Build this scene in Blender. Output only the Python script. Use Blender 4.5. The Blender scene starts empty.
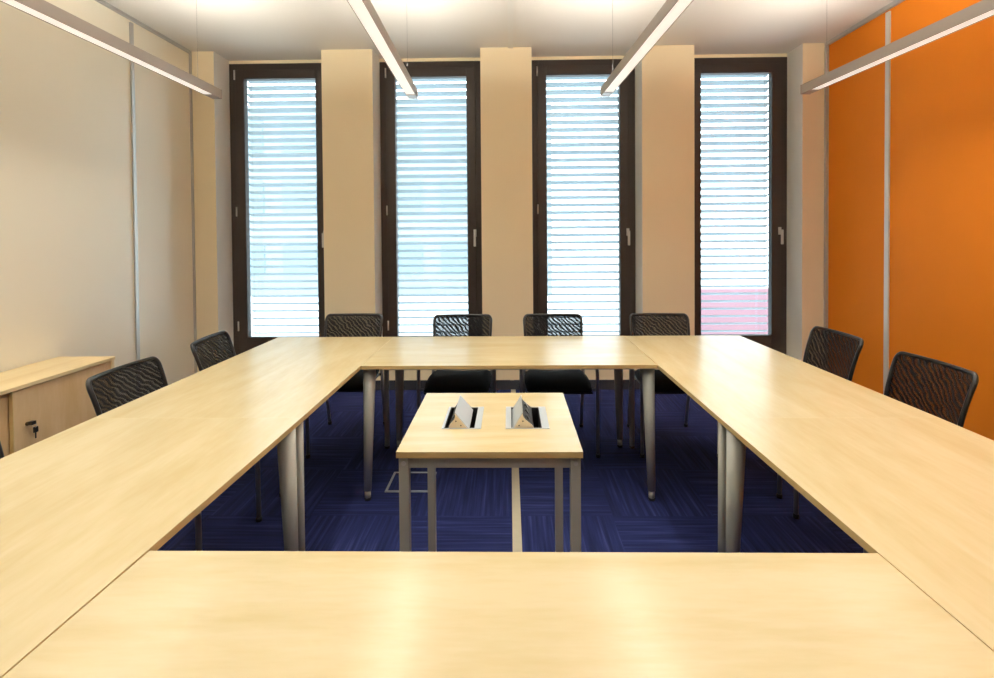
import bpy, bmesh, math, random
from mathutils import Vector, Matrix

# ------------------------------------------------------------------ camera, sky, exposure
scene = bpy.context.scene
C = scene.collection
PI = math.pi
cam_data = bpy.data.cameras.new('camera')
cam = bpy.data.objects.new('camera', cam_data)
C.objects.link(cam)
cam_data.sensor_fit = 'HORIZONTAL'
cam_data.sensor_width = 36
cam_data.lens = 510 / 994 * 36
cam_data.shift_x = -0.004
cam_data.shift_y = -0.0956
cam_data.clip_start = 0.02
cam.matrix_world = (Matrix.Translation((0, 0, 1.39)) @ Matrix.Rotation(0.0163, 4, 'Z')
                    @ Matrix.Rotation(PI / 2 - 0.0175, 4, 'X') @ Matrix.Rotation(-0.0075, 4, 'Z'))
scene.camera = cam

world = bpy.data.worlds.new('overcast_sky')
scene.world = world
world.use_nodes = True
_bg = world.node_tree.nodes['Background']
_bg.inputs['Color'].default_value = (0.84, 0.93, 1.0, 1)
_bg.inputs['Strength'].default_value = 6.0

scene.view_settings.view_transform = 'Standard'
scene.view_settings.look = 'None'
scene.view_settings.gamma = 1
scene.view_settings.use_curve_mapping = False
scene.view_settings.exposure = 0.36
scene.cycles.use_denoising = True
scene.cycles.max_bounces = 10
scene.cycles.diffuse_bounces = 6
scene.cycles.transparent_max_bounces = 16
scene.cycles.sample_clamp_indirect = 6
UP_EMIT = 108.0       # indirect part of the pendant luminaires
DOWN_WATT = 12.5     # direct part, each

# ------------------------------------------------------------------ materials
def lin(c):
    return tuple(((v / 255) / 12.92 if v / 255 <= 0.04045 else ((v / 255 + 0.055) / 1.055) ** 2.4) for v in c)

def new_mat(name):
    m = bpy.data.materials.new(name)
    m.use_nodes = True
    nt = m.node_tree
    return m, nt, nt.nodes['Principled BSDF']

def simple(name, rgb, rough=0.5, metal=0.0, spec=0.5, noise=0.0, nscale=20.0, bump=0.0, bscale=200.0):
    m, nt, b = new_mat(name)
    col = lin(rgb)
    b.inputs['Base Color'].default_value = (*col, 1)
    b.inputs['Roughness'].default_value = rough
    b.inputs['Metallic'].default_value = metal
    b.inputs['Specular IOR Level'].default_value = spec
    tc = nt.nodes.new('ShaderNodeTexCoord')
    if noise:
        n = nt.nodes.new('ShaderNodeTexNoise'); n.inputs['Scale'].default_value = nscale
        n.inputs['Detail'].default_value = 4
        nt.links.new(tc.outputs['Object'], n.inputs['Vector'])
        r = nt.nodes.new('ShaderNodeMixRGB'); r.blend_type = 'MIX'
        r.inputs[1].default_value = (*[v * (1 - noise) for v in col], 1)
        r.inputs[2].default_value = (*[min(1, v * (1 + noise)) for v in col], 1)
        nt.links.new(n.outputs['Fac'], r.inputs[0])
        nt.links.new(r.outputs[0], b.inputs['Base Color'])
    if bump:
        n2 = nt.nodes.new('ShaderNodeTexNoise'); n2.inputs['Scale'].default_value = bscale
        nt.links.new(tc.outputs['Object'], n2.inputs['Vector'])
        bp = nt.nodes.new('ShaderNodeBump'); bp.inputs['Strength'].default_value = bump
        bp.inputs['Distance'].default_value = 0.002
        nt.links.new(n2.outputs['Fac'], bp.inputs['Height'])
        nt.links.new(bp.outputs[0], b.inputs['Normal'])
    return m

def wood(name, light, dark, grain_axis='Y', rough=0.25, spec=0.65):
    m, nt, b = new_mat(name)
    tc = nt.nodes.new('ShaderNodeTexCoord')
    mp = nt.nodes.new('ShaderNodeMapping')
    s = {'X': (0.9, 5.0, 5.0), 'Y': (5.0, 0.9, 5.0), 'Z': (5.0, 5.0, 0.9)}[grain_axis]
    mp.inputs['Scale'].default_value = s
    nt.links.new(tc.outputs['Object'], mp.inputs['Vector'])
    oi = nt.nodes.new('ShaderNodeObjectInfo')
    addv = nt.nodes.new('ShaderNodeVectorMath'); addv.operation = 'ADD'
    mul = nt.nodes.new('ShaderNodeMath'); mul.operation = 'MULTIPLY'; mul.inputs[1].default_value = 37.0
    nt.links.new(oi.outputs['Random'], mul.inputs[0])
    nt.links.new(mp.outputs[0], addv.inputs[0]); nt.links.new(mul.outputs[0], addv.inputs[1])
    n1 = nt.nodes.new('ShaderNodeTexNoise'); n1.inputs['Scale'].default_value = 1.6
    n1.inputs['Detail'].default_value = 3; n1.inputs['Distortion'].default_value = 0.6
    n2 = nt.nodes.new('ShaderNodeTexNoise'); n2.inputs['Scale'].default_value = 14
    n2.inputs['Detail'].default_value = 5
    nt.links.new(addv.outputs[0], n1.inputs['Vector']); nt.links.new(addv.outputs[0], n2.inputs['Vector'])
    mx = nt.nodes.new('ShaderNodeMath'); mx.operation = 'MULTIPLY_ADD'; mx.inputs[1].default_value = 0.35
    nt.links.new(n2.outputs['Fac'], mx.inputs[0]); nt.links.new(n1.outputs['Fac'], mx.inputs[2])
    cr = nt.nodes.new('ShaderNodeValToRGB')
    cr.color_ramp.elements[0].position = 0.45; cr.color_ramp.elements[0].color = (*lin(dark), 1)
    cr.color_ramp.elements[1].position = 0.85; cr.color_ramp.elements[1].color = (*lin(light), 1)
    nt.links.new(mx.outputs[0], cr.inputs[0])
    nt.links.new(cr.outputs[0], b.inputs['Base Color'])
    b.inputs['Roughness'].default_value = rough
    b.inputs['Specular IOR Level'].default_value = spec
    return m

def emission(name, rgb, strength):
    m, nt, b = new_mat(name)
    b.inputs['Base Color'].default_value = (0.9, 0.9, 0.9, 1)
    b.inputs['Emission Color'].default_value = (*rgb, 1)
    b.inputs['Emission Strength'].default_value = strength
    return m

M = {}
M['pier'] = simple('beige_paint', (240, 225, 190), 0.8, noise=0.02, nscale=2, bump=0.08, bscale=150)
M['wall_left'] = simple('cream_panel', (236, 230, 210), 0.42, noise=0.015, nscale=1.5)
M['wall_front'] = simple('white_paint', (232, 226, 214), 0.8, noise=0.02, nscale=2)
M['orange'] = simple('orange_fabric', (218, 124, 26), 0.7, noise=0.06, nscale=3, bump=0.25, bscale=420, spec=0.2)
M['ceiling'] = simple('white_ceiling', (216, 212, 205), 0.85, noise=0.02, nscale=1.2)
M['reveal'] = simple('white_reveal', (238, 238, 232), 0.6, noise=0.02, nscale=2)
M['dark_frame'] = simple('dark_brown_aluminium', (52, 43, 38), 0.45, spec=0.4, noise=0.05, nscale=30)
M['alu'] = simple('aluminium', (186, 186, 184), 0.38, metal=0.5, noise=0.03, nscale=40)
M['light_alu'] = simple('light_profile', (214, 212, 206), 0.45, metal=0.2, noise=0.02, nscale=40)
M['housing'] = simple('luminaire_aluminium', (172, 163, 155), 0.42, metal=0.45, noise=0.03, nscale=30)
M['slat'] = simple('slat_aluminium', (166, 180, 188), 0.5, metal=0.0, noise=0.02, nscale=10)
M['guide'] = simple('guide_rail_grey', (96, 112, 118), 0.5, metal=0.3, noise=0.03, nscale=10)
M['handle'] = simple('handle_silver', (196, 196, 192), 0.35, metal=0.4, noise=0.02, nscale=10)
M['leg'] = simple('grey_painted_steel', (168, 168, 158), 0.45, metal=0.1, noise=0.03, nscale=20)
M['black'] = simple('black_steel', (22, 22, 23), 0.3, noise=0.1, nscale=20)
M['chrome'] = simple('chair_tube_grey', (150, 150, 150), 0.3, metal=0.5, noise=0.04, nscale=20)
M['seat'] = simple('black_seat_fabric', (24, 28, 32), 0.9, noise=0.2, nscale=200, bump=0.4, bscale=500, spec=0.2)
M['plastic'] = simple('black_plastic', (20, 20, 21), 0.55, noise=0.1, nscale=50)
M['socket_white'] = simple('pale_grey_plastic', (178, 184, 186), 0.4, metal=0.15, noise=0.02, nscale=30)
M['socket_cream'] = simple('cream_end_cap', (228, 214, 184), 0.5, noise=0.02, nscale=30)
M['base'] = simple('dark_baseboard', (44, 46, 54), 0.6, noise=0.05, nscale=20)
M['brass'] = simple('worn_brass', (120, 100, 66), 0.35, metal=0.8, noise=0.05, nscale=80)
M['strip'] = simple('pale_floor_strip', (188, 180, 156), 0.5, noise=0.08, nscale=30)
M['birch_x'] = wood('birch_laminate_x', (202, 188, 150), (191, 174, 129), 'X')
M['birch_y'] = wood('birch_laminate_y', (202, 188, 150), (191, 174, 129), 'Y')
M['edge'] = wood('birch_edge_band', (206, 180, 122), (190, 160, 102), 'X', 0.45)
M['cab_wood'] = wood('beech_front', (214, 186, 144), (202, 170, 124), 'Z', 0.5, 0.3)
M['cab_top'] = wood('cabinet_birch', (232, 212, 166), (218, 192, 138), 'Y', 0.4)
M['up'] = emission('tube_light_up', (1.0, 0.955, 0.86), UP_EMIT)
M['down'] = emission('lit_diffuser', (1.0, 0.93, 0.83), 0.52)
M['paving'] = simple('pale_paving', (208, 212, 214), 0.9, noise=0.06, nscale=0.4)
M['facade'] = simple('pale_facade', (130, 139, 143), 0.8, noise=0.04, nscale=0.3)
M['facade_glass'] = simple('facade_window', (112, 128, 136), 0.4, noise=0.05, nscale=0.5)
M['wire'] = simple('wire_grey', (62, 61, 60), 0.7)
M['redwall'] = simple('red_render', (128, 96, 105), 0.8, noise=0.05, nscale=1)

def glass_mat():
    m, nt, b = new_mat('window_glass')
    nt.nodes.remove(b)
    out = nt.nodes['Material Output']
    tr = nt.nodes.new('ShaderNodeBsdfTransparent'); tr.inputs[0].default_value = (0.93, 0.97, 0.97, 1)
    gl = nt.nodes.new('ShaderNodeBsdfGlossy'); gl.inputs['Roughness'].default_value = 0.02
    fr = nt.nodes.new('ShaderNodeFresnel'); fr.inputs['IOR'].default_value = 1.5
    mx = nt.nodes.new('ShaderNodeMixShader')
    nt.links.new(fr.outputs[0], mx.inputs[0]); nt.links.new(tr.outputs[0], mx.inputs[1]); nt.links.new(gl.outputs[0], mx.inputs[2])
    nt.links.new(mx.outputs[0], out.inputs['Surface'])
    return m
M['glass'] = glass_mat()

def mesh_fabric():
    m, nt, b = new_mat('black_mesh_fabric')
    b.inputs['Base Color'].default_value = (0.007, 0.007, 0.008, 1)
    b.inputs['Roughness'].default_value = 0.6
    b.inputs['Specular IOR Level'].default_value = 0.15
    tc = nt.nodes.new('ShaderNodeTexCoord')
    mp = nt.nodes.new('ShaderNodeMapping'); mp.inputs['Rotation'].default_value = (0, 0.6, 0)
    mp.inputs['Scale'].default_value = (1, 1, 1.6)
    oi = nt.nodes.new('ShaderNodeObjectInfo')
    nt.links.new(tc.outputs['Object'], mp.inputs['Vector'])
    addv = nt.nodes.new('ShaderNodeVectorMath'); addv.operation = 'ADD'
    nt.links.new(mp.outputs[0], addv.inputs[0]); nt.links.new(oi.outputs['Random'], addv.inputs[1])
    w = nt.nodes.new('ShaderNodeTexWave'); w.wave_type = 'BANDS'; w.bands_direction = 'X'
    w.inputs['Scale'].default_value = 12; w.inputs['Distortion'].default_value = 5
    w.inputs['Detail'].default_value = 1; w.inputs['Detail Scale'].default_value = 1.4
    nt.links.new(addv.outputs[0], w.inputs['Vector'])
    cr = nt.nodes.new('ShaderNodeValToRGB')
    cr.color_ramp.elements[0].position = 0.1; cr.color_ramp.elements[0].color = (.95, .95, .95, 1)
    cr.color_ramp.elements[1].position = 1.0; cr.color_ramp.elements[1].color = (0.55, 0.55, 0.55, 1)
    nt.links.new(w.outputs['Color'], cr.inputs[0])
    nt.links.new(cr.outputs[0], b.inputs['Alpha'])
    return m
M['mesh'] = mesh_fabric()

def carpet_mat():
    m, nt, b = new_mat('navy_carpet_tiles')
    N, L = nt.nodes, nt.links
    tc = N.new('ShaderNodeTexCoord')
    ck = N.new('ShaderNodeTexChecker'); ck.inputs['Scale'].default_value = 2.0
    ck.inputs['Color1'].default_value = (0, 0, 0, 1); ck.inputs['Color2'].default_value = (1, 1, 1, 1)
    L.new(tc.outputs['Object'], ck.inputs['Vector'])
    stripes = []
    for sc in ((46, 1.6, 1), (1.6, 46, 1)):
        mp = N.new('ShaderNodeMapping'); mp.inputs['Scale'].default_value = sc
        L.new(tc.outputs['Object'], mp.inputs['Vector'])
        n = N.new('ShaderNodeTexNoise'); n.inputs['Scale'].default_value = 1.3; n.inputs['Detail'].default_value = 3
        L.new(mp.outputs[0], n.inputs['Vector']); stripes.append(n)
    mx = N.new('ShaderNodeMixRGB')
    L.new(ck.outputs['Fac'], mx.inputs[0]); L.new(stripes[0].outputs['Fac'], mx.inputs[1]); L.new(stripes[1].outputs['Fac'], mx.inputs[2])
    cr = N.new('ShaderNodeValToRGB')
    e = cr.color_ramp.elements
    e[0].position = 0.36; e[0].color = (*lin((28, 33, 70)), 1)
    e[1].position = 0.72; e[1].color = (*lin((54, 63, 112)), 1)
    mid = e.new(0.55); mid.color = (*lin((37, 44, 88)), 1)
    L.new(mx.outputs[0], cr.inputs[0]); L.new(cr.outputs[0], b.inputs['Base Color'])
    b.inputs['Roughness'].default_value = 0.95
    b.inputs['Specular IOR Level'].default_value = 0.1
    n3 = N.new('ShaderNodeTexNoise'); n3.inputs['Scale'].default_value = 500
    L.new(tc.outputs['Object'], n3.inputs['Vector'])
    bp = N.new('ShaderNodeBump'); bp.inputs['Strength'].default_value = 0.5; bp.inputs['Distance'].default_value = 0.003
    L.new(n3.outputs['Fac'], bp.inputs['Height']); L.new(bp.outputs[0], b.inputs['Normal'])
    return m
M['carpet'] = carpet_mat()

# ------------------------------------------------------------------ mesh helpers
def box(bm, x0, x1, y0, y1, z0, z1, bevel=0.0, seg=2):
    r = bmesh.ops.create_cube(bm, size=1)
    vs = r['verts']
    for v in vs:
        v.co = Vector(((x0 + x1) / 2 + v.co.x * (x1 - x0), (y0 + y1) / 2 + v.co.y * (y1 - y0), (z0 + z1) / 2 + v.co.z * (z1 - z0)))
    if bevel:
        es = list({e for v in vs for e in v.link_edges})
        bmesh.ops.bevel(bm, geom=es, offset=bevel, segments=seg, affect='EDGES', profile=0.5)
    return vs

def B(*boxes, bevel=0.0):
    bm = bmesh.new()
    for b in boxes:
        box(bm, *b[:6], bevel=b[6] if len(b) > 6 else bevel)
    return bm

def prism(bm, pts, z0, z1, bevel=0.0):
    lo = [bm.verts.new((x, y, z0)) for x, y in pts]
    hi = [bm.verts.new((x, y, z1)) for x, y in pts]
    n = len(pts)
    fs = [bm.faces.new(lo[::-1]), bm.faces.new(hi)]
    for i in range(n):
        fs.append(bm.faces.new((lo[i], lo[(i + 1) % n], hi[(i + 1) % n], hi[i])))
    bmesh.ops.recalc_face_normals(bm, faces=fs)
    if bevel:
        es = list({e for f in (fs[0], fs[1]) for e in f.edges})
        bmesh.ops.bevel(bm, geom=es, offset=bevel, segments=2, affect='EDGES', profile=0.5)

def arc_path(pts, rad, n=5):
    pts = [Vector(p) for p in pts]
    out = [pts[0]]
    for i in range(1, len(pts) - 1):
        a, b, c = pts[i - 1], pts[i], pts[i + 1]
        u, v = (a - b), (c - b)
        r = min(rad, u.length * 0.45, v.length * 0.45)
        p0, p1 = b + u.normalized() * r, b + v.normalized() * r
        for k in range(n + 1):
            t = k / n
            out.append(p0 * (1 - t) ** 2 + b * 2 * t * (1 - t) + p1 * t * t)
    out.append(pts[-1])
    return out

def tube(bm, pts, r, n=10, radii=None, closed=False):
    pts = [Vector(p) for p in pts]
    rings = []
    d0 = (pts[1] - pts[0]).normalized()
    up = Vector((0, 0, 1)) if abs(d0.z) < 0.9 else Vector((1, 0, 0))
    side = d0.cross(up).normalized()
    m = len(pts)
    for i, p in enumerate(pts):
        if closed:
            d = (pts[(i + 1) % m] - pts[i - 1]).normalized()
        else:
            d = (pts[min(i + 1, m - 1)] - pts[max(i - 1, 0)]).normalized()
        side = (side - d * side.dot(d)).normalized()
        o = d.cross(side)
        rr = radii[i] if radii else r
        rings.append([bm.verts.new(p + (side * math.cos(2 * PI * k / n) + o * math.sin(2 * PI * k / n)) * rr) for k in range(n)])
    for i in range(m if closed else m - 1):
        a, b = rings[i], rings[(i + 1) % m]
        for k in range(n):
            f = bm.faces.new((a[k], a[(k + 1) % n], b[(k + 1) % n], b[k])); f.smooth = True
    if not closed:
        bm.faces.new(rings[0][::-1]); bm.faces.new(rings[-1])
    bmesh.ops.recalc_face_normals(bm, faces=bm.faces[:])

def obj(name, bm, mat, parent=None, smooth=False, label=None, mats=None):
    me = bpy.data.meshes.new(name)
    bm.normal_update()
    bm.to_mesh(me); bm.free()
    me.materials.append(mat)
    for mm in mats or []:
        me.materials.append(mm)
    if smooth:
        for p in me.polygons: p.use_smooth = True
    o = bpy.data.objects.new(name, me)
    C.objects.link(o)
    if parent: o.parent = parent
    if label: o['label'] = label
    return o

def thing(name, label, cat, loc=(0, 0, 0), rotz=0.0, group=None):
    o = bpy.data.objects.new(name, None)
    o.empty_display_size = 0.1
    C.objects.link(o)
    o.location = loc; o.rotation_euler = (0, 0, rotz)
    o['label'] = label; o['category'] = cat
    if group: o['group'] = group
    return o

def tag(o, label, cat, group=None):
    o['label'] = label; o['category'] = cat
    if group: o['group'] = group
    return o

def struct(name, bm, mat, label=None, cat=None, **k):
    o = obj(name, bm, mat, **k)
    o['kind'] = 'structure'
    if label: o['label'] = label
    if cat: o['category'] = cat
    return o

def dup(root, loc, rotz, label=None):
    r = root.copy(); C.objects.link(r)
    r.location = loc; r.rotation_euler = (0, 0, rotz)
    if label: r['label'] = label
    for ch in list(root.children):
        c = ch.copy(); C.objects.link(c); c.parent = r
        for g in list(ch.children):
            d = g.copy(); C.objects.link(d); d.parent = c
    return r

# ------------------------------------------------------------------ the room
XL, XR, YB, YF, H = -2.86, 2.815, 4.57, -2.2, 3.06
YW, YO = 4.82, 4.92          # window plane, outer face of the facade
struct('floor', B((XL - .2, XR + .2, YF - .2, YO, -0.2, 0)), M['carpet'], 'navy blue carpet tiles with turned stripe pattern', 'floor')
struct('ceiling', B((XL - .2, XR + .2, YF - .2, YO, H, H + 0.25)), M['ceiling'], 'smooth white ceiling above the pendant lights', 'ceiling')
struct('wall_left', B((XL - .2, XL, YF, YB, 0, H)), M['wall_left'], 'cream partition wall beside the low cabinet', 'wall')
struct('wall_right', B((XR, XR + .2, YF, YB, 0, H)), M['orange'], 'orange fabric partition wall', 'wall')
struct('wall_front', B((XL - .2, XR + .2, YF - .2, YF, 0, H)), M['wall_front'], 'plain pale wall behind the viewer', 'wall')
WIN = [(-2.645, -1.672), (-1.213, -0.247), (0.210, 1.188), (1.650, 2.600)]
WB, WT = 0.24, 3.03
bm = bmesh.new()
edges = [XL - .2] + [v for w in WIN for v in w] + [XR + .2]
for i in range(0, len(edges), 2):
    box(bm, edges[i], edges[i + 1], YB, YO, WB, H)
box(bm, XL - .2, XR + .2, YB, YO, 0, WB)
for a, b in WIN:
    box(bm, a, b, YW, YO, WT, H)
bm.normal_update()
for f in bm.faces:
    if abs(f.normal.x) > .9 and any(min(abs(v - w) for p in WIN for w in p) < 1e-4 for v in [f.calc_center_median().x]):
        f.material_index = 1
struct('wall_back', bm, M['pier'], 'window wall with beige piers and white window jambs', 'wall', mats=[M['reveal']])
struct('baseboard_back', B((XL + .016, XR - .016, YB - 0.014, YB, 0, 0.085)), M['base'], 'dark baseboard below the windows')
struct('baseboard_left', B((XL, XL + 0.014, YF, YB, 0, 0.07)), M['base'], 'dark baseboard on the cream wall')
struct('baseboard_right', B((XR - 0.014, XR, YF, YB, 0, 0.07)), M['base'], 'dark baseboard on the orange wall')
# partition profiles
struct('trim_1', B((XL, XL + .012, 3.835, 3.865, 0.07, H - .04)), M['alu'], 'vertical grey joint profile on the cream wall')
struct('trim_2', B((XL, XL + .022, YF, YB - .016, H - .024, H)), M['alu'], 'grey rail along the top of the cream wall')
struct('trim_3', B((XL, XL + .016, YB - .016, YB, 0.085, H)), M['alu'], 'grey profile in the corner of the cream wall')
struct('trim_4', B((XR - .012, XR, 3.82, 3.86, 0.07, H - .045)), M['light_alu'], 'vertical pale joint profile on the orange wall')
struct('trim_5', B((XR - .025, XR, YF, YB - .025, H - .03, H)), M['alu'], 'grey rail along the top of the orange wall')
struct('trim_6', B((XR - .025, XR, YB - .025, YB, 0.085, H)), M['alu'], 'grey profile in the corner of the orange wall')
struct('trim_7', B((0.0, 0.036, YB - .008, YB, 0.085, H - .012)), M['pier'], 'beige joint profile down the middle pier')
struct('trim_8', B((0.0, 0.045, YF, YB - .002, H - .012, H)), M['light_alu'], 'pale joint strip along the middle of the ceiling')
struct('trim_9', B((0.005, 0.047, YF, YB - .015, 0.0, 0.004)), M['strip'], 'pale joint strip along the middle of the carpet')

# ------------------------------------------------------------------ windows
def make_window(i, a, b):
    names = ['leftmost window', 'second window from the left', 'second window from the right', 'rightmost window']
    w = bpy.data.objects.new('window_%d' % (i + 1), None); C.objects.link(w)
    w.location = ((a + b) / 2, YW, WB)
    w['kind'] = 'structure'; w['category'] = 'window'
    w['label'] = 'narrow dark-framed ' + names[i] + ' in the back wall'
    hw, h = (b - a) / 2, WT - WB
    fr = 0.075; sb = 0.147
    g = 0.0005
    obj('window_frame', B((-hw + g, -hw + fr, 0, .07, g, h - g), (hw - fr, hw - g, 0, .07, g, h - g),
                          (-hw + fr, hw - fr, 0, .07, g, fr), (-hw + fr, hw - fr, 0, .07, h - fr, h - g), bevel=.002), M['dark_frame'], w)
    f = fr - .012; y0 = -.014
    obj('sash', B((-hw + f, -hw + sb, y0, .055, f, h - f), (hw - sb, hw - f, y0, .055, f, h - f),
                  (-hw + sb, hw - sb, y0, .055, f, .19), (-hw + sb, hw - sb, y0, .055, h - sb, h - f), bevel=.003), M['dark_frame'], w)
    obj('window_pane', B((-hw + sb - .01, hw - sb + .01, .02, .024, sb + .03, h - sb + .01)), M['glass'], w)
    bm = bmesh.new()
    hx, hz = hw - .075, 1.41 - WB
    box(bm, hx - .014, hx + .014, y0 - .008, y0, hz - .035, hz + .035, bevel=.003)
    box(bm, hx - .008, hx + .008, y0 - .045, y0 - .006, hz - .008, hz + .008, bevel=.002)
    box(bm, hx - .011, hx + .011, y0 - .055, y0 - .038, hz - .125, hz + .012, bevel=.005)
    obj('window_handle', bm, M['handle'], w, label='silver window handle')
    for hz in (0.30, 1.39, 2.68):
        bm = bmesh.new()
        tube(bm, [(-hw + f - .002, y0 - .006, hz - .045), (-hw + f - .002, y0 - .006, hz + .045)], .007, 8)
        obj('hinge', bm, M['handle'], w)
    return w
for i, (a, b) in enumerate(WIN):
    make_window(i, a, b)

def make_blind(i, a, b):
    names = ['leftmost window', 'second window from the left', 'second window from the right', 'rightmost window']
    cx, hw = (a + b) / 2, (b - a) / 2 - 0.045
    yb = 5.03
    t = thing('venetian_blind', 'grey outdoor venetian blind hanging outside the ' + names[i], 'blind', (cx, yb, 0.12), 0, 'outdoor venetian blinds')
    bm = bmesh.new()
    tilt = math.radians(22)
    pitch = 0.0735
    n = int((3.0 - 0.2) / pitch)
    half = hw - .022
    for k in range(n):
        zc = 0.09 + k * pitch
        prof = []
        for s in range(7):
            u = -1 + s / 3
            x = u * .04
            crown = .006 * (1 - u * u)
            if s in (0, 6): crown = -.001
            prof.append((x * math.cos(tilt) + crown * math.sin(tilt), -x * math.sin(tilt) + crown * math.cos(tilt)))
        top = [(y, z + .0012) for y, z in prof]
        ring = prof + top[::-1]
        L = [bm.verts.new((-half, y, zc + z)) for y, z in ring]
        R = [bm.verts.new((half, y, zc + z)) for y, z in ring]
        m = len(ring)
        for q in range(m):
            f = bm.faces.new((L[q], L[(q + 1) % m], R[(q + 1) % m], R[q]))
            f.smooth = q not in (6, 13)
        bm.faces.new(L[::-1]); bm.faces.new(R)
    bmesh.ops.recalc_face_normals(bm, faces=bm.faces[:])
    obj('slats', bm, M['slat'], t)
    for s in (-1, 1):
        obj('guide_rail', B((s * hw - .010, s * hw + .010, -.022, .022, -.1, 2.98), bevel=.002), M['guide'], t)
    obj('bottom_rail', B((-half, half, -.038, .038, .015, .035), bevel=.003), M['slat'], t)
    obj('headrail', B((-hw - .02, hw + .02, -.06, .06, 2.87, 3.02), bevel=.003), M['guide'], t)
    bm = bmesh.new()
    for x in (-half + .06, half - .06):
        for y in (-.041, .041):
            tube(bm, [(x, y, .03), (x, y, 2.88)], .0012, 5)
    obj('ladder_cord', bm, M['guide'], t)
for i, (a, b) in enumerate(WIN):
    make_blind(i, a, b)

# ------------------------------------------------------------------ outdoors
struct('ground', B((-60, 60, YO + .3, 80, -1.6, -1.4)), M['paving'], 'pale paving outside the windows', 'ground')
t = thing('building', 'pale blue-grey building across the street behind the left windows', 'building', (-11, 24, -1.4))
bm = bmesh.new()
box(bm, -13, 13, 0, 10, 0, 9)
obj('facade', bm, M['facade'], t)
for fl in range(3):
    for k in range(10):
        obj('window', B((-12.2 + k * 2.5, -10.6 + k * 2.5, -.06, .02, 1.0 + fl * 2.9, 2.5 + fl * 2.9)), M['facade_glass'], t)
tag(obj('garden_wall', B((3.1, 12, 10.0, 10.3, -1.4, 0.30), bevel=.01), M['redwall']), 'low pale pink wall outdoors, seen pale behind the blind of the rightmost window', 'wall')

# ------------------------------------------------------------------ pendant luminaires
def make_luminaire():
    t = thing('pendant_light', '', 'lamp', (0, 0, 0), 0, 'linear pendant lights')
    Ln, hw, z0, z1 = 3.4, .033, 0.0, .062      # runs from y=0 (window end) to y=-Ln
    obj('housing', B((-hw, -hw + .003, -Ln, 0, z0, z1), (hw - .003, hw, -Ln, 0, z0, z1),
                     (-hw + .003, hw - .003, -Ln + .003, -.003, .030, .034),
                     (-hw + .003, hw - .003, -.10, -.003, z0, .003), (-hw + .003, hw - .003, -Ln + .003, -Ln + .10, z0, .003)), M['housing'], t)
    obj('end_cap', B((-hw - .001, hw + .001, -.004, .002, z0 - .001, z1 + .001)), M['housing'], t)
    obj('end_cap', B((-hw - .001, hw + .001, -Ln - .002, -Ln + .004, z0 - .001, z1 + .001)), M['housing'], t)
    obj('diffuser', B((-hw + .003, hw - .003, -Ln + .10, -.10, .004, .007)), M['down'], t)
    ld = bpy.data.lights.new('luminaire_light', 'AREA'); ld.shape = 'RECTANGLE'
    ld.size = .056; ld.size_y = Ln - .22; ld.energy = DOWN_WATT; ld.color = (1.0, .955, .86)
    ld.spread = math.radians(134)
    lo = bpy.data.objects.new('light_source', ld); C.objects.link(lo); lo.parent = t
    lo.location = (0, -Ln / 2, .002)
    obj('light_tube', B((-.025, .025, -Ln + .11, -.11, .040, .041)), M['up'], t)
    for y in (-.22, -Ln + .22):
        bm = bmesh.new()
        tube(bm, [(0, y, .034), (0, y, H - 2.36)], .0006, 6)
        obj('suspension_wire', bm, M['wire'], t)
        bm = bmesh.new()
        tube(bm, [(0, y, H - 2.36 - .028), (0, y, H - 2.36)], .011, 12)
        obj('ceiling_cup', bm, M['alu'], t)
    return t
lum = make_luminaire()
LZ = 2.36
for i, (x, y, rz, lab) in enumerate([
        (-2.040, 3.56, 0.0, 'grey linear pendant light nearest the cream wall'),
        (-0.675, 3.62, 0.030, 'grey linear pendant light left of the ceiling strip, second from the cream wall'),
        (0.683, 3.62, 0.040, 'grey linear pendant light right of the ceiling strip, second from the orange wall'),
        (2.078, 3.62, 0.058, 'grey linear pendant light nearest the orange wall')]):
    o = lum if i == 0 else dup(lum, (0, 0, 0), 0)
    o.location = (x, y, LZ); o.rotation_euler = (0, 0, rz); o['label'] = lab

# ------------------------------------------------------------------ tables
TZ, TT = 0.72, 0.019
def leg_bm(x, y, kind, out=(0, 0)):
    bm = bmesh.new()
    if kind == 'post':
        tube(bm, [(x, y, .012), (x, y, TZ - TT)], .0165, 20)
        tube(bm, [(x, y, 0), (x, y, .014)], .016, 16)
    else:
        zt = TZ - TT
        ox_, oy_ = out
        tube(bm, [(x + .014 * ox_, y + .014 * oy_, .05), (x, y, zt)], 0, 24, radii=[.019, .033])
        tube(bm, [(x + .014 * ox_, y + .014 * oy_, .012), (x + .014 * ox_, y + .014 * oy_, .052)], .016, 20)
    return bm

def foot_bm(x, y):
    bm = bmesh.new()
    tube(bm, [(x, y, 0), (x, y, .014)], .0172, 20)
    return bm

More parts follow.
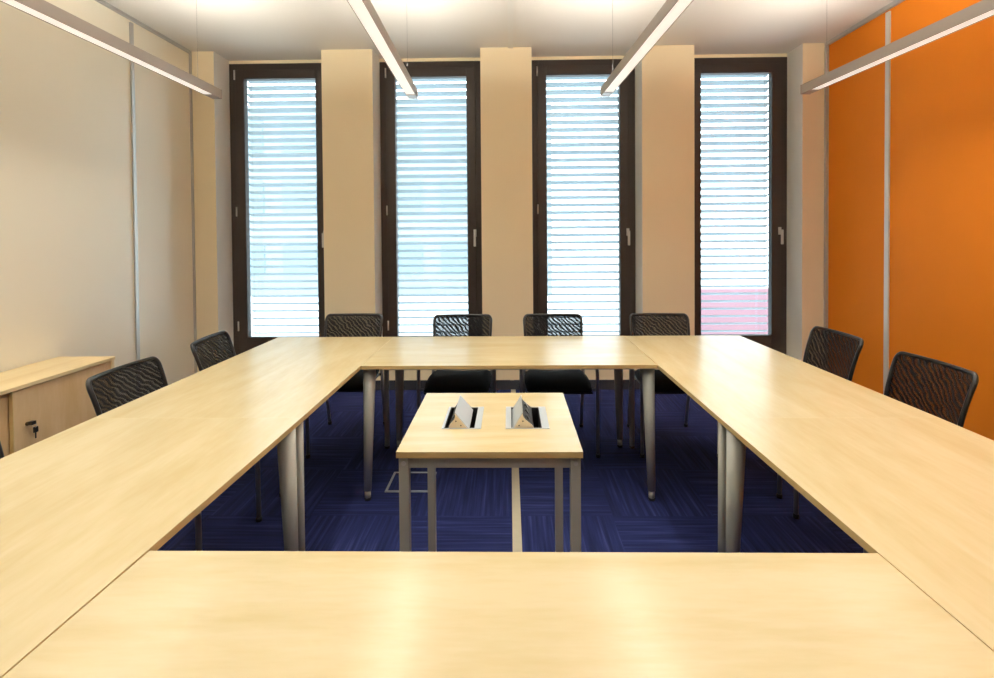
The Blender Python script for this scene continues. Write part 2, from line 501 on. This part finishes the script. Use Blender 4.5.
def make_table(corners, label, legs, mat, rails=True):
    """corners: counter-clockwise world xy of the top; legs: list of (x, y, kind)"""
    cx = sum(p[0] for p in corners) / 4; cy = sum(p[1] for p in corners) / 4
    t = thing('conference_table', label, 'table', (cx, cy, 0), 0, 'conference tables set out in a rectangle')
    loc = [(x - cx, y - cy) for x, y in corners]
    bm = bmesh.new()
    prism(bm, loc, TZ - TT, TZ, bevel=.0004)
    me_edge = [f for f in bm.faces if abs(f.normal.z) < .2]
    for f in me_edge: f.material_index = 1
    obj('tabletop', bm, mat, t, mats=[M['edge']])
    lx = [x - cx for x, y, k in legs]; ly = [y - cy for x, y, k in legs]
    x0, x1, y0, y1 = min(lx) + .05, max(lx) - .05, min(ly) + .05, max(ly) - .05
    z0, z1 = TZ - TT - .03, TZ - TT
    if rails:
        r = .012
        obj('frame', B((x0 + .02, x1 - .02, y0 - r, y0 + r, z0, z1), (x0 + .02, x1 - .02, y1 - r, y1 + r, z0, z1),
                       (x0 - r, x0 + r, y0 + .02, y1 - .02, z0, z1), (x1 - r, x1 + r, y0 + .02, y1 - .02, z0, z1)), M['leg'], t)
    for x, y, k in legs:
        out = (1 if x > cx else -1, 1 if y > cy else -1)
        l = obj('leg', leg_bm(x - cx, y - cy, k, out), M['leg'], t)
        q = .014 if k == 'cone' else 0
        obj('foot', foot_bm(x - cx + q * out[0], y - cy + q * out[1]), M['plastic'], l)
    return t

e = .0001
# far row between the two columns
make_table([(-.772 + e, 2.610), (.752 - e, 2.610), (.750 - e, 3.365), (-.772 + e, 3.365)],
           'birch conference table of the far row, parallel to the windows',
           [(-.742, 2.67, 'cone'), (.721, 2.67, 'cone'), (.70, 3.31, 'cone'), (-.72, 3.31, 'cone')], M['birch_x'])
# left column
make_table([(-1.555, 1.862 + e), (-.773 - e, 1.862 + e), (-.773 - e, 3.365), (-1.545, 3.365)],
           'birch conference table in the far left corner of the rectangle',
           [(-1.51, 1.92, 'post'), (-.808, 1.92, 'post'), (-.81, 3.31, 'post'), (-1.50, 3.31, 'post')], M['birch_y'])
make_table([(-1.555, .36), (-.787 - e, .36), (-.773 - e, 1.862 - e), (-1.555, 1.862 - e)],
           'birch conference table at the near end of the left column',
           [(-1.51, .42, 'cone'), (-.825, .42, 'cone'), (-.806, 1.805, 'cone'), (-1.51, 1.805, 'cone')], M['birch_y'])
# right column
make_table([(.760 + e, 1.852 + e), (1.545, 1.852 + e), (1.505, 3.362), (.752 + e, 3.362)],
           'birch conference table in the far right corner of the rectangle',
           [(.798, 1.92, 'post'), (1.49, 1.92, 'post'), (1.46, 3.31, 'post'), (.79, 3.31, 'post')], M['birch_y'])
make_table([(.774 + e, .36), (1.555, .36), (1.545, 1.852 - e), (.760 + e, 1.852 - e)],
           'birch conference table at the near end of the right column',
           [(.815, .42, 'cone'), (1.50, .42, 'cone'), (1.49, 1.80, 'cone'), (.797, 1.80, 'cone')], M['birch_y'])
# near row
make_table([(-.787 + e, .30), (.773 - e, .30), (.765 - e, 1.066), (-.775 + e, 1.068)],
           'birch conference table of the near row, right in front of the viewer',
           [(-.72, .36, 'cone'), (.70, .36, 'cone'), (.70, .90, 'cone'), (-.72, .90, 'cone')], M['birch_x'])

# small middle table
t = thing('side_table', 'small square birch table with two pop-up socket units, standing inside the rectangle', 'table', (-.0665, 1.858, 0))
bm = bmesh.new()
hx, hy = .289, .295
UN = [(-.178 + .0665, 0.004), (.0555 + .0665, 0.004)]      # socket unit centres
uw, uh = .055, .108
xs = [-hx, UN[0][0] - uw, UN[0][0] + uw, UN[1][0] - uw, UN[1][0] + uw, hx]
y0, y1 = UN[0][1] - uh, UN[0][1] + uh
z0, z1 = TZ - .019, TZ
# top built as one slab with two rectangular cut-outs
def slab_with_holes(bm, X, Y, holes, z0, z1):
    def grid(z):
        return {(i, j): bm.verts.new((x, y, z)) for i, x in enumerate(X) for j, y in enumerate(Y)}
    g0, g1 = grid(z0), grid(z1)
    nx, ny = len(X) - 1, len(Y) - 1
    solid = lambda i, j: 0 <= i < nx and 0 <= j < ny and (i, j) not in holes
    for i in range(nx):
        for j in range(ny):
            if not solid(i, j): continue
            bm.faces.new((g1[i, j], g1[i + 1, j], g1[i + 1, j + 1], g1[i, j + 1]))
            bm.faces.new((g0[i, j + 1], g0[i + 1, j + 1], g0[i + 1, j], g0[i, j]))
            for di, dj, a, b in ((-1, 0, (i, j + 1), (i, j)), (1, 0, (i + 1, j), (i + 1, j + 1)), (0, -1, (i, j), (i + 1, j)), (0, 1, (i + 1, j + 1), (i, j + 1))):
                if not solid(i + di, j + dj):
                    f = bm.faces.new((g0[a], g0[b], g1[b], g1[a])); f.material_index = 1
    bmesh.ops.recalc_face_normals(bm, faces=bm.faces[:])
slab_with_holes(bm, xs, [-hy, y0, y1, hy], {(1, 1), (3, 1)}, z0, z1)
obj('tabletop', bm, M['birch_x'], t, mats=[M['edge']])
lw = .0155
for sx in (-1, 1):
    for sy in (-1, 1):
        px, py = sx * (hx - lw - .006), sy * (hy - lw - .008)
        l = obj('leg', B((px - lw, px + lw, py - lw, py + lw, .012, z0), bevel=.002), M['leg'], t)
        obj('foot', B((px - .014, px + .014, py - .014, py + .014, 0, .014)), M['plastic'], l)
        if sy < 0:
            bm = bmesh.new()
            tube(bm, [(px, py - lw + .001, z0 - .02), (px, py - lw - .003, z0 - .02)], .007, 14)
            obj('bolt', bm, M['alu'], l)
ax, ay = hx - .006 - 2 * lw, hy - .008 - 2 * lw
obj('apron', B((-ax, ax, -hy + .014, -hy + .034, z0 - .036, z0), (-ax, ax, hy - .034, hy - .014, z0 - .036, z0),
               (-hx + .012, -hx + .032, -ay, ay, z0 - .036, z0), (hx - .032, hx - .012, -ay, ay, z0 - .036, z0)), M['leg'], t)

# pop-up socket units
def make_socket(s, x, label, apex, cov, sock, plates):
    """s = side the socket face looks to (-1 left, +1 right)"""
    t = thing('power_outlet', label, 'socket', (x, 1.862, TZ), 0, 'pop-up power outlets in the small table')
    g = .0008
    obj('recess', B((-uw + g, uw - g, -uh + g, uh - g, -.085, -.080), (-uw + g, -uw + .004, -uh + g, uh - g, -.080, -.001), (uw - .004, uw - g, -uh + g, uh - g, -.080, -.001),
                    (-uw + .004, uw - .004, -uh + g, -uh + .004, -.080, -.001), (-uw + .004, uw - .004, uh - .004, uh - g, -.080, -.001)), M['plastic'], t)
    # thin trim plates left and right of the opening
    obj('cover_plate', B((-uw - plates[0], -uw + .002, -uh - .004, uh + .004, .0002, .002),
                         (uw - .002, uw + plates[1], -uh - .004, uh + .004, .0002, .002),
                         (-uw + .002, uw - .002, -uh - .003, -uh + .001, .0002, .002), (-uw + .002, uw - .002, uh - .001, uh + .003, .0002, .002)), M['socket_white'], t)
    # body: S-shaped socket face towards side s, straight sloping cover on the other side
    AH = .050
    prof = [(cov, -.004), (apex, AH)]
    for k in range(1, 9):
        u = k / 8
        px = apex + (sock - apex) * u - s * .005 * math.sin(PI * u * 2)
        pz = AH * (1 - u) ** 1.15 - .004 * u
        prof.append((px, pz))
    prof.append((sock, -.03)); prof.append((cov, -.03))
    if s < 0: prof = prof[::-1]
    yl = uh - .010
    bm = bmesh.new()
    A = [bm.verts.new((px, -yl, pz)) for px, pz in prof]; Bv = [bm.verts.new((px, yl, pz)) for px, pz in prof]
    m = len(prof)
    bm.faces.new(A); bm.faces.new(Bv[::-1])
    for q in range(m):
        bm.faces.new((A[q], Bv[q], Bv[(q + 1) % m], A[(q + 1) % m]))
    bmesh.ops.recalc_face_normals(bm, faces=bm.faces[:])
    body = obj('socket_block', bm, M['plastic'], t, label='black curved socket block')
    # white sloping cover
    x0_, z0_, x1_, z1_ = cov - s * .002, -.006, apex, AH + .002
    bm = bmesh.new()
    th = .003
    pr = [(x0_, z0_), (x1_, z1_), (x1_ , z1_ - .001), (x0_, z0_ - th)]
    pr = [(x0_ - s * .002, z0_), (x1_, z1_ + .001), (x1_ + s * .0015, z1_ - .002), (x0_, z0_ - th)]
    A = [bm.verts.new((px, -yl - .001, pz)) for px, pz in pr]; Bv = [bm.verts.new((px, yl + .001, pz)) for px, pz in pr]
    bm.faces.new(A); bm.faces.new(Bv[::-1])
    for q in range(4):
        bm.faces.new((A[q], Bv[q], Bv[(q + 1) % 4], A[(q + 1) % 4]))
    bmesh.ops.recalc_face_normals(bm, faces=bm.faces[:])
    obj('cover_flap', bm, M['socket_white'], t, label='pale sloping cover flap')
    for yy in (-1, 1):
        bm = bmesh.new()
        ya, yb_ = (-yl - .005, -yl - .001) if yy < 0 else (yl + .001, yl + .005)
        A = [bm.verts.new((px, ya, pz)) for px, pz in prof]; Bv = [bm.verts.new((px, yb_, pz)) for px, pz in prof]
        bm.faces.new(A); bm.faces.new(Bv[::-1])
        for q in range(m):
            bm.faces.new((A[q], Bv[q], Bv[(q + 1) % m], A[(q + 1) % m]))
        bmesh.ops.recalc_face_normals(bm, faces=bm.faces[:])
        cap = obj('end_cap', bm, M['socket_cream'], t, label='cream end cap with small screws')
        for px, pz in (((apex * .7 + sock * .15 + cov * .15), .024), ((apex * .4 + sock * .1 + cov * .5), .009)):
            bm = bmesh.new()
            yf = ya if yy < 0 else yb_
            tube(bm, [(px, yf - .0012 * (yy < 0), pz), (px, yf + .0012 * (yy > 0) + .0001, pz)], .0024, 8)
            obj('screw', bm, M['plastic'], cap)
    for k in range(3):
        bm = bmesh.new()
        yy = -.06 + .06 * k
        mx_ = (apex + sock) / 2
        tube(bm, [(mx_ - s * .004, yy, .018), (mx_ + s * .003, yy, .0215)], .013, 18)
        obj('socket', bm, M['black'], body)
    return t
make_socket(-1, -.178, 'pop-up power socket unit on the left of the small table, sockets facing left', -.016, .030, -.036, (.006, .020))
make_socket(1, .0555, 'pop-up power socket unit on the right of the small table, sockets facing right', -.014, -.046, .026, (.018, .024))

# floor outlet box
t = thing('floor_box', 'metal-rimmed floor outlet box set in the blue carpet', 'floor box', (-.56, 2.845, 0))
obj('rim', B((-.125, -.113, -.115, .115, 0, .005), (.113, .125, -.115, .115, 0, .005),
             (-.113, .113, -.115, -.103, 0, .005), (-.113, .113, .103, .115, 0, .005)), M['alu'], t)
obj('lid', B((-.112, .112, -.102, .102, 0, .003)), M['carpet'], t, label='carpeted lid')

# ------------------------------------------------------------------ chairs
def make_chair():
    t = thing('conference_chair', '', 'chair', (0, 0, 0), 0, 'black mesh armchairs around the conference tables')
    # seat: soft rounded pad
    bm = bmesh.new()
    nx, ny = 14, 14
    def sp(u, v):                      # u,v in -1..1 -> rounded rectangle
        x = .212 * u; y = -.02 + .225 * v
        k = .35
        x *= (1 - .10 * max(0, abs(v) - k)); y = -.02 + (y + .02) * (1 - .10 * max(0, abs(u) - k) ** 1.5)
        return x, y
    top, bot = {}, {}
    for i in range(nx + 1):
        for j in range(ny + 1):
            u, v = -1 + 2 * i / nx, -1 + 2 * j / ny
            x, y = sp(u, v)
            ed = max(abs(u), abs(v)) ** 8
            z = .462 - .028 * ed - .008 * (1 - u * u) - .02 * max(0, -v - .4)
            top[i, j] = bm.verts.new((x, y, z))
            bot[i, j] = bm.verts.new((x * .97, -.02 + (y + .02) * .97, .405 + .010 * ed))
    for i in range(nx):
        for j in range(ny):
            f = bm.faces.new((top[i, j], top[i + 1, j], top[i + 1, j + 1], top[i, j + 1])); f.smooth = True
            f = bm.faces.new((bot[i, j + 1], bot[i + 1, j + 1], bot[i + 1, j], bot[i, j])); f.smooth = True
    ringi = [(i, 0) for i in range(nx)] + [(nx, j) for j in range(ny)] + [(i, ny) for i in range(nx, 0, -1)] + [(0, j) for j in range(ny, 0, -1)]
    for a, b in zip(ringi, ringi[1:] + ringi[:1]):
        f = bm.faces.new((bot[a], bot[b], top[b], top[a])); f.smooth = True
    bmesh.ops.recalc_face_normals(bm, faces=bm.faces[:])
    obj('seat', bm, M['seat'], t)
    # back: curved mesh panel in a black rim
    W = .205
    def bp(u, s):                      # u -1..1 across, s 0..1 up
        z = .50 + .315 * s
        y = .205 + .030 * s + .05 * s * s + .022 * (-(u * u))
        x = W * u * (.93 + .07 * s)
        return Vector((x, y, z))
    bm = bmesh.new()
    n1, n2 = 16, 10
    g = {(i, j): bm.verts.new(bp((-1 + 2 * i / n1) * .985, .02 + .96 * j / n2)) for i in range(n1 + 1) for j in range(n2 + 1)}
    for i in range(n1):
        for j in range(n2):
            f = bm.faces.new((g[i, j], g[i + 1, j], g[i + 1, j + 1], g[i, j + 1])); f.smooth = True
    o = obj('backrest', bm, M['mesh'], t)
    md = o.modifiers.new('thickness', 'SOLIDIFY'); md.thickness = .003; md.offset = 0
    bm = bmesh.new()
    path = []
    K = 10; rc = .12
    for k in range(K + 1): path.append(bp(-1, rc + (1 - 2 * rc) * k / K))
    for k in range(1, 6):
        a = PI / 2 * k / 6; path.append(bp(-1 + .13 * (1 - math.cos(a)), 1 - rc + rc * math.sin(a)))
    for k in range(K + 1): path.append(bp(-.87 + 1.74 * k / K, 1))
    for k in range(1, 6):
        a = PI / 2 * k / 6; path.append(bp(.87 + .13 * math.sin(a), 1 - rc + rc * math.cos(a)))
    for k in range(K + 1): path.append(bp(1, 1 - rc - (1 - 2 * rc) * k / K))
    for k in range(1, 6):
        a = PI / 2 * k / 6; path.append(bp(1 - .13 * (1 - math.cos(a)), rc - rc * math.sin(a)))
    for k in range(K + 1): path.append(bp(.87 - 1.74 * k / K, 0))
    for k in range(1, 6):
        a = PI / 2 * k / 6; path.append(bp(-.87 - .13 * math.sin(a), rc - rc * math.cos(a)))
    tube(bm, path, .0095, 8, closed=True)
    obj('back_frame', bm, M['black'], t)
    for s in (-1, 1):
        bm = bmesh.new()               # front leg rising into the armrest support
        tube(bm, arc_path([(s * .238, -.205, .006), (s * .238, -.200, .560), (s * .236, -.02, .565), (s * .232, .14, .552), (s * .208, .19, .500)], .05), .011, 10)
        l = obj('leg', bm, M['chrome'], t)
        bm = bmesh.new(); tube(bm, [(s * .238, -.205, 0), (s * .238, -.205, .02)], .014, 10)
        obj('foot', bm, M['plastic'], l)
        bm = bmesh.new()               # rear leg continuing up beside the back
        tube(bm, arc_path([(s * .205, .30, .006), (s * .208, .205, .42), (s * .2, .208, .52)], .08), .011, 10)
        l = obj('leg', bm, M['chrome'], t)
        bm = bmesh.new(); tube(bm, [(s * .205, .30, 0), (s * .205, .299, .02)], .014, 10)
        obj('foot', bm, M['plastic'], l)
        obj('armrest', B((s * .236 - .024, s * .236 + .024, -.18, .03, .566, .584), bevel=.008), M['plastic'], t)
        bm = bmesh.new()
        tube(bm, [(s * .238, -.197, .425), (s * .208, -.19, .418)], .009, 8)
        obj('seat_bracket', bm, M['chrome'], t)
    bm = bmesh.new()
    tube(bm, [(-.208, -.19, .398), (.208, -.19, .398)], .009, 8)
    tube(bm, [(-.208, .19, .398), (.208, .19, .398)], .009, 8)
    tube(bm, [(-.19, -.19, .398), (-.19, .19, .398)], .009, 8)
    tube(bm, [(.19, -.19, .398), (.19, .19, .398)], .009, 8)
    obj('seat_frame', bm, M['black'], t)
    return t
chair = make_chair()
places = [
    (-1.133, 3.432, 0.0, 'black mesh chair behind the far table, in front of the leftmost beige pier'),
    (-0.337, 3.375, 0.0, 'black mesh chair behind the far table, in front of the second window from the left'),
    (0.306, 3.375, 0.0, 'black mesh chair behind the far table, in front of the second window from the right'),
    (1.058, 3.375, 0.0, 'black mesh chair behind the far table, in front of the rightmost beige pier'),
    (-1.455, 2.905, PI / 2 + 0.10, 'black mesh chair on the left side, nearest the leftmost window'),
    (-1.44, 2.215, PI / 2, 'black mesh chair on the left side, just beyond the end of the low cabinet'),
    (1.605, 2.925, -PI / 2 + 0.04, 'black mesh chair on the right side, nearest the window corner'),
    (1.60, 2.255, -PI / 2 + 0.02, 'black mesh chair on the right side, in front of the wide orange panel'),
    (-1.42, 1.40, PI / 2, 'black mesh chair on the left side in front of the cabinet, barely in view'),
]
for i, (x, y, rz, lab) in enumerate(places):
    if i == 0:
        chair.location = (x, y, 0); chair.rotation_euler = (0, 0, rz); chair['label'] = lab
    else:
        dup(chair, (x, y, 0), rz, lab)

# ------------------------------------------------------------------ low cabinet by the left wall
cy0, cy1 = 1.56, 3.155
cxb, cxf = XL + .016, -2.49
CH = 0.645
t = thing('low_cabinet', 'low birch sideboard with sliding doors against the cream wall', 'cabinet', ((cxb + cxf) / 2, (cy0 + cy1) / 2, 0))
ox, oy = (cxb + cxf) / 2, (cy0 + cy1) / 2
def L(b): return (b[0] - ox, b[1] - ox, b[2] - oy, b[3] - oy) + tuple(b[4:])
obj('top', B(L((cxb, cxf + .005, cy0 - .003, cy1 + .003, CH - .019, CH)), bevel=.001), M['cab_top'], t)
obj('body', B(L((cxb, cxf, cy1 - .019, cy1, .0, CH - .019)), L((cxb, cxf, cy0, cy0 + .019, .0, CH - .019)),
              L((cxb, cxb + .008, cy0 + .019, cy1 - .019, .05, CH - .019)), L((cxb, cxf - .004, cy0 + .019, cy1 - .019, .05, .069)),
              L((cxb + .3, cxf - .02, cy0 + .019, cy1 - .019, 0, .05))), M['cab_top'], t)
ym = 2.505
d1 = obj('door', B(L((cxf - .022, cxf - .006, ym, cy1 - .020, .071, CH - .024)), bevel=.0008), M['cab_wood'], t)
d2 = obj('door', B(L((cxf - .046, cxf - .030, cy0 + .020, ym + .06, .071, CH - .024)), bevel=.0008), M['cab_wood'], t)
obj('edge_strip', B(L((cxf - .0235, cxf - .0045, ym - .004, ym - .0002, .071, CH - .024))), M['edge'], d1)
kx, ky, kz = cxf - .006, 2.575, .435
bm = bmesh.new(); tube(bm, [(kx - ox, ky - oy, kz), (kx - ox + .006, ky - oy, kz)], .010, 16)
lk = obj('lock', bm, M['brass'], d1)
bm = bmesh.new()
tube(bm, [(kx - ox + .004, ky - oy, kz), (kx - ox + .022, ky - oy, kz)], .003, 8)
box(bm, kx - ox + .018, kx - ox + .040, ky - oy - .012, ky - oy + .012, kz - .004, kz + .014, bevel=.002)
kk = tag(obj('key', bm, M['black']), 'black-headed key in the lock of the sideboard door', 'key')
bm = bmesh.new()
tube(bm, [(kx - ox + .030 + .010 * math.cos(a), ky - oy + .012, kz - .012 + .012 * math.sin(a)) for a in [2 * PI * q / 16 for q in range(16)]], .0011, 6, closed=True)
ring = obj('key_ring', bm, M['alu'], kk)
bm = bmesh.new()
box(bm, kx - ox + .022, kx - ox + .034, ky - oy + .008, ky - oy + .030, kz - .052, kz - .022, bevel=.003)
box(bm, kx - ox + .027, kx - ox + .029, ky - oy + .015, ky - oy + .022, kz - .082, kz - .050)
obj('key_fob', bm, M['black'], kk, label='second key hanging from the ring')
kk.location = (ox, oy, 0)
